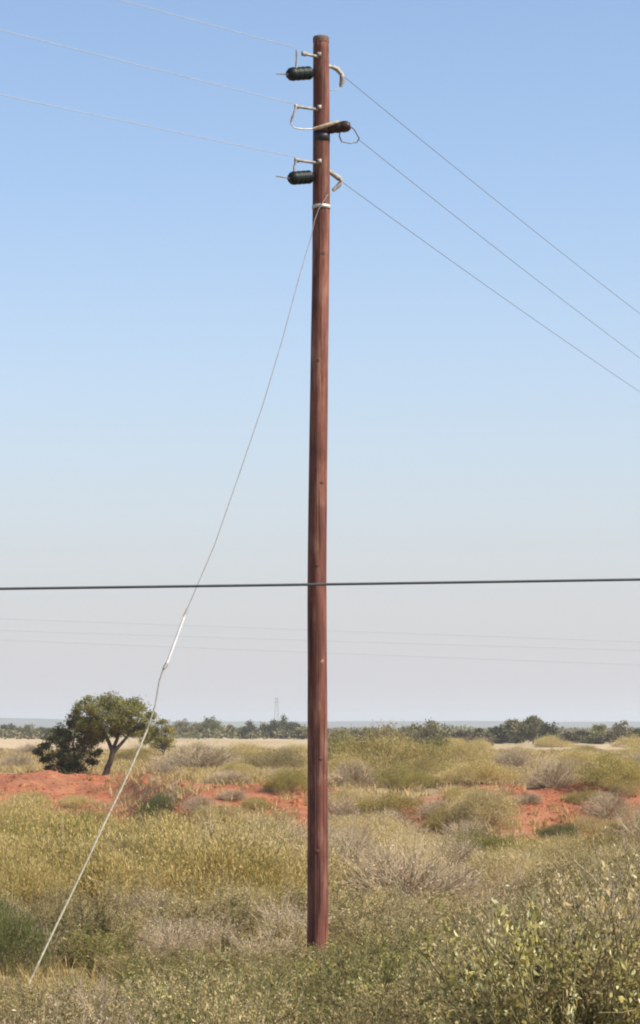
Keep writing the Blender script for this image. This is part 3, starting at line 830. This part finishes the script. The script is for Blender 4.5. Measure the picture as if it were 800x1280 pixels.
# --- trees
def crown_mesh(seed, clumps, per, L, W, flat=.6):
    """clumps: (x, y, z, radius)"""
    r = np.random.default_rng(seed); fo = MB(); P_, D_, A_ = [], [], []
    for (x, y, z, rad) in clumps:
        for s in range(max(3, int(rad * 9 / max(.3, L * 6)))):
            q = unit(1, r)[0] * rad * r.uniform(.3, 1) * np.array([1, 1, flat])
            k = int(per * r.uniform(.5, 1.3)); off = r.normal(size=(k, 3)) * rad * .26 * np.array([1, 1, .7])
            P_.append(np.array([x, y, z]) + q + off)
            D_.append(unit(k, r) + np.array([0, 0, .3]))
            A_.append(np.clip(.5 + r.uniform(-.15, .15) + r.normal(size=k) * .15, 0, 1))
    p = np.concatenate(P_); l = L * r.uniform(.6, 1.3, len(p))
    fo.leaves(p, np.concatenate(D_), l, l * (W / L), np.concatenate(A_), r)
    return fo.mesh('crown')

def limbs_mesh(trunk, trad, clumps, seed, thin=1.0):
    """tapered trunk along the points, then a limb to each clump"""
    r = np.random.default_rng(seed); m = MB()
    m.tube(trunk, trad, 8, cap=False)
    for (x, y, z, rad) in clumps:
        c = np.array([x, y, z]); i = min(range(len(trunk)), key=lambda k: abs(k - (len(trunk) - 1 - r.integers(0, 2))))
        s = np.array(trunk[i]); mid = (s + c) / 2 + np.array([0, 0, -.08 * rad]) + r.normal(size=3) * rad * .15
        m.tube([tuple(s), tuple(mid), tuple(c)], [trad[i] * .62 * thin, trad[i] * .42 * thin, trad[i] * .15 * thin], 5, cap=False)
        for _ in range(3):
            e = c + unit(1, r)[0] * rad * .8
            m.tube([tuple(mid * .4 + c * .6), tuple(e)], [trad[i] * .22 * thin, trad[i] * .06 * thin], 4, cap=False)
    return m.mesh('trunk', True)

# clods and crumbs of red earth lying on the bank
r = np.random.default_rng(17); m = MB(); k = 0
while k < 1500:
    y = r.uniform(62, 104); x = r.uniform(-1, 1) * y * .15
    if red_mask(x, y) < r.uniform(.35, .8) or nz(x, y, .5, 40) < r.uniform(-.4, .5): continue
    q = r.uniform(.025, .075) * (2.2 if r.uniform() < .06 else 1); z = ground_z(x, y)
    c = np.array([[-1, -1, -.5], [1, -1, -.5], [1, 1, -.5], [-1, 1, -.5], [-.6, -.6, .6], [.6, -.6, .6], [.6, .6, .6], [-.6, .6, .6]]) * q * r.uniform(.6, 1.4, (8, 3))
    a = r.uniform(0, 6.28); c = np.column_stack([c[:, 0] * math.cos(a) - c[:, 1] * math.sin(a), c[:, 0] * math.sin(a) + c[:, 1] * math.cos(a), c[:, 2]])
    m.add(c + np.array([x, y, z]), [(4, 5, 6, 7), (0, 1, 5, 4), (1, 2, 6, 5), (2, 3, 7, 6), (3, 0, 4, 7)]); k += 1
tag(m.build('soil_clods', plain('red_clod', (.26, .094, .045), 1, 0, .45, 3, .05)), 'loose clods of red earth lying on the bank', 'soil', kind='stuff')

# the umbrella-shaped acacia on the bank
TY = 109.0
for _ in range(6): TY = (EYE - ground_z(wx(133, TY), TY)) * FPX / (969 - HOR)
ac = empty('acacia_tree', (wx(133, TY), TY, ground_z(wx(133, TY), TY)))
tag(ac, 'flat-crowned acacia tree with a forked leaning trunk above the red bank', 'tree')
px = TY / FPX
def a_(u, v, dy=0): return ((u - 133) * px, dy, (969 - v) * px)
tr1 = [a_(131, 973), a_(134, 960), a_(139, 948), a_(141, 938)]
fork_l = [a_(141, 939), a_(136, 926), a_(130, 914), a_(124, 900, -.2)]
fork_r = [a_(141, 940), a_(149, 931), a_(158, 921), a_(168, 906, .2)]
fork_m = [a_(140, 938), a_(146, 922, .3), a_(150, 905, .4), a_(148, 890, .4)]
CL = []
rr = np.random.default_rng(77)
for (u, v, dy, rad) in ((110, 880, -.3, .42), (126, 876, .3, .46), (143, 874, -.4, .48), (160, 877, .2, .46), (175, 884, 0, .42), (186, 893, .2, .34),
                        (118, 893, .5, .45), (136, 892, -.5, .48), (152, 891, .6, .46), (168, 897, -.4, .42), (181, 905, .1, .34),
                        (122, 908, -.5, .38), (140, 908, .6, .36), (172, 914, .3, .3), (128, 918, -.4, .30), (112, 905, .1, .4), (150, 908, -.6, .34), (100, 886, .1, .30), (160, 905, .8, .36), (112, 918, .3, .36), (122, 924, -.1, .3), (106, 908, -.5, .36),
                        (178, 916, -.3, .3), (164, 912, .9, .34), (140, 916, .9, .30), (186, 908, .5, .3), (134, 900, -.9, .4), (152, 899, -.9, .4), (144, 882, .9, .4), (120, 886, -.9, .4), (166, 886, -.8, .4), (98, 896, .3, .34), (102, 904, -.3, .32), (92, 902, .5, .26)):
    x, y, z = a_(u, v, dy); CL.append((x, y, z, rad))
link('crown', crown_mesh(41, CL, 130, .08, .04, .66), M['acacia'], ac)
m = MB()
m.tube(tr1, [.16, .125, .11, .11], 8, cap=False); m.tube(fork_l, [.10, .085, .07, .04], 6, cap=False)
m.tube(fork_r, [.10, .08, .06, .035], 6, cap=False); m.tube(fork_m, [.085, .07, .055, .03], 6, cap=False)
for c in CL:
    best = min(fork_l[1:] + fork_r[1:] + fork_m[1:], key=lambda q: (Vector(q) - Vector(c[:3])).length)
    md = (Vector(best) + Vector(c[:3])) / 2 + Vector(rr.normal(size=3) * .08)
    m.tube([best, tuple(md), c[:3]], [.035, .025, .012], 4, cap=False)
m.build('trunk', M['bark'], ac, True)

def tree(name, label, u, vfoot, clumps_px, Y, mat, per=40, L=.12, seed=1, trunk_px=4, group=None, cat='tree', flat=.75):
    x = wx(u, Y); e = empty(name, (x, Y, ground_z(x, Y))); k = Y / FPX
    r = np.random.default_rng(seed)
    zf = EYE - (vfoot - HOR) * k - e.location.z              # row of the foot -> height above the ground
    cl = [((cu - u) * k, dy * k, (vfoot - cv) * k + zf, rad * k) for cu, cv, rad, dy in clumps_px]
    zc = min(c[2] for c in cl)
    link('crown', crown_mesh(seed, cl, per, L, L * .55, flat), mat, e)
    t = [(0, 0, -.2), (trunk_px * k * .3, 0, zc * .45), (0, 0, max(zc * .85, .2))]
    link('trunk', limbs_mesh(t, [trunk_px * k * .5, trunk_px * k * .4, trunk_px * k * .33], cl, seed), M['bark'], e)
    return tag(e, label, cat, group)

# the dark thorny bush tree against the acacia, and the rounder one behind it
tree('thorn_tree', 'dark dense thorn tree crouching against the acacia', 92, 968,
     [(76, 914, 12, -5), (94, 903, 13, 4), (110, 908, 13, 0), (60, 936, 13, 3), (82, 932, 16, -6), (104, 934, 16, 6), (56, 948, 10, 4), (78, 955, 13, 0), (100, 957, 13, -4),
      (70, 924, 12, 8), (47, 938, 8, 0), (114, 952, 10, 6), (88, 920, 15, -8), (92, 946, 16, -10), (66, 960, 9, -3), (112, 924, 13, 10), (88, 962, 10, -12), (118, 940, 9, -6), (104, 920, 13, -14), (76, 942, 14, -14)],
     TY + .6, M['dark'], 110, .085, 51)
tree('thorn_tree', 'round olive-green tree standing behind the acacia', 203, 934,
     [(196, 912, 11, 0), (208, 910, 10, 5), (202, 903, 8, -4), (198, 924, 11, 4), (210, 922, 9, -5), (188, 918, 10, 3), (192, 930, 9, 0), (208, 931, 9, 4), (183, 926, 8, -4)],
     190, M['green'], 110, .13, 52)

# the line of trees at the far side of the field, each told apart by its outline
FAR = [  # u, half-width px, top row, foot row, material, label
    (12, 14, 902, 923, 'far', None), (38, 16, 904, 924, 'olive', None), (63, 12, 906, 924, 'far', None),
    (232, 14, 897, 922, 'far', None), (260, 16, 893, 923, 'dark', 'tall blue-green tree in the pair beyond the pale field'),
    (290, 15, 906, 923, 'olive', None), (313, 14, 901, 924, 'far', None), (352, 24, 893, 924, 'far', 'wide tree beyond the pale field in front of the lattice tower'),
    (333, 12, 903, 924, 'far', None), (378, 10, 906, 924, 'olive', None), (425, 14, 912, 930, 'olive', None),
    (455, 16, 908, 926, 'far', None), (484, 12, 905, 926, 'far', None), (508, 12, 908, 926, 'far', None), (535, 28, 896, 932, 'olive', 'broad yellow-green umbrella tree at the edge of the pale field'),
    (573, 14, 912, 932, 'grey', None), (598, 16, 909, 932, 'grey', None), (622, 13, 905, 930, 'far', None), (642, 14, 897, 930, 'far', None),
    (666, 17, 890, 931, 'acacia', 'tall two-humped tree, highest of those behind the pale field'), (684, 10, 903, 931, 'far', None), (710, 14, 913, 930, 'grey', None),
    (728, 9, 912, 930, 'far', None), (748, 10, 903, 930, 'dark', None), (775, 20, 901, 931, 'far', 'rounded green tree standing beside a small dark one'),
    (742, 12, 917, 931, 'acacia', None), (797, 10, 911, 931, 'far', None),
]
FARL = {'far': 'dull green tree in the line behind the pale field', 'olive': 'yellowish tree in the line behind the pale field',
        'dark': 'dark blue-green tree in the line behind the pale field', 'grey': 'brownish dry scrub tree in the line behind the pale field',
        'acacia': 'olive-brown tree in the line behind the pale field'}
rf = random.Random(9)
for i, (u, hw, vt, vf, mt, lab) in enumerate(FAR):
    Y = EYE * FPX / (vf - HOR) * rf.uniform(.97, 1.05)
    hgt = vf - vt; cl = []
    for _ in range(int(8 + hw * .5)):
        a = rf.uniform(-1, 1); rad = rf.uniform(.22, .34) * hgt
        cv = vf - hgt * (.08 + rf.uniform(.05, .68) * math.sqrt(max(0, 1 - a * a * .8)))
        cl.append((u + a * (hw * 1.15 - rad * .6), max(cv, vt + rad * .6), rad, rf.uniform(-.6, .6) * hw))
    cl.append((u + rf.uniform(-.2, .2) * hw, vt + .28 * hgt, .28 * hgt, 0))
    tree('bush_tree', lab or FARL[mt], u, vf, cl, Y, M[{'olive': 'far_olive', 'grey': 'far_brown', 'acacia': 'far_olive'}.get(mt, mt)], 55, .32, 400 + i, 2.6, None if lab else FARL[mt].replace('tree', 'trees', 1))

# low scrub that closes the gaps along the far edge of the field
r = np.random.default_rng(8); m = MB(); n = 45000
u_ = r.uniform(-300, 1100, n); Y_ = r.uniform(440, 800, n)
hh = np.array([max(.2, 1.2 + 1.5 * nz(a, b_, .02, 5)) for a, b_ in zip(u_, Y_)]) * r.uniform(.1, 1, n)
p = np.column_stack([(u_ - 400) / FPX * Y_, Y_, hh])
m.leaves(p, unit(n, r) + np.array([0, 0, .3]), r.uniform(.4, .9, n), r.uniform(.25, .5, n), np.clip(r.normal(.45, .2, n), 0, 1), r)
tag(m.build('scrub', M['far']), 'low far scrub closing the gaps along the edge of field', 'scrub', kind='stuff')

# ------------------------------------------------------------------ the air
hz = bpy.data.meshes.new('haze')
X0, X1, Y0, Y1, Z0, Z1 = -6000, 6000, -400, 6000, -3.0, 32.0
hz.from_pydata([(x, y, z) for z in (Z0, Z1) for y in (Y0, Y1) for x in (X0, X1)], [],
               [(0, 2, 3, 1), (4, 5, 7, 6), (0, 1, 5, 4), (2, 6, 7, 3), (0, 4, 6, 2), (1, 3, 7, 5)])
mh = bpy.data.materials.new('haze_air'); mh.use_nodes = True
t = mh.node_tree; t.nodes.clear()
pv = t.nodes.new('ShaderNodeVolumePrincipled'); pv.inputs['Color'].default_value = (.86, .90, .96, 1)
pv.inputs['Density'].default_value = .00022; pv.inputs['Anisotropy'].default_value = .2
out = t.nodes.new('ShaderNodeOutputMaterial'); t.links.new(pv.outputs[0], out.inputs['Volume'])
tag(link('haze', hz, mh), 'thin pale haze lying over the whole plain', 'haze', kind='stuff')
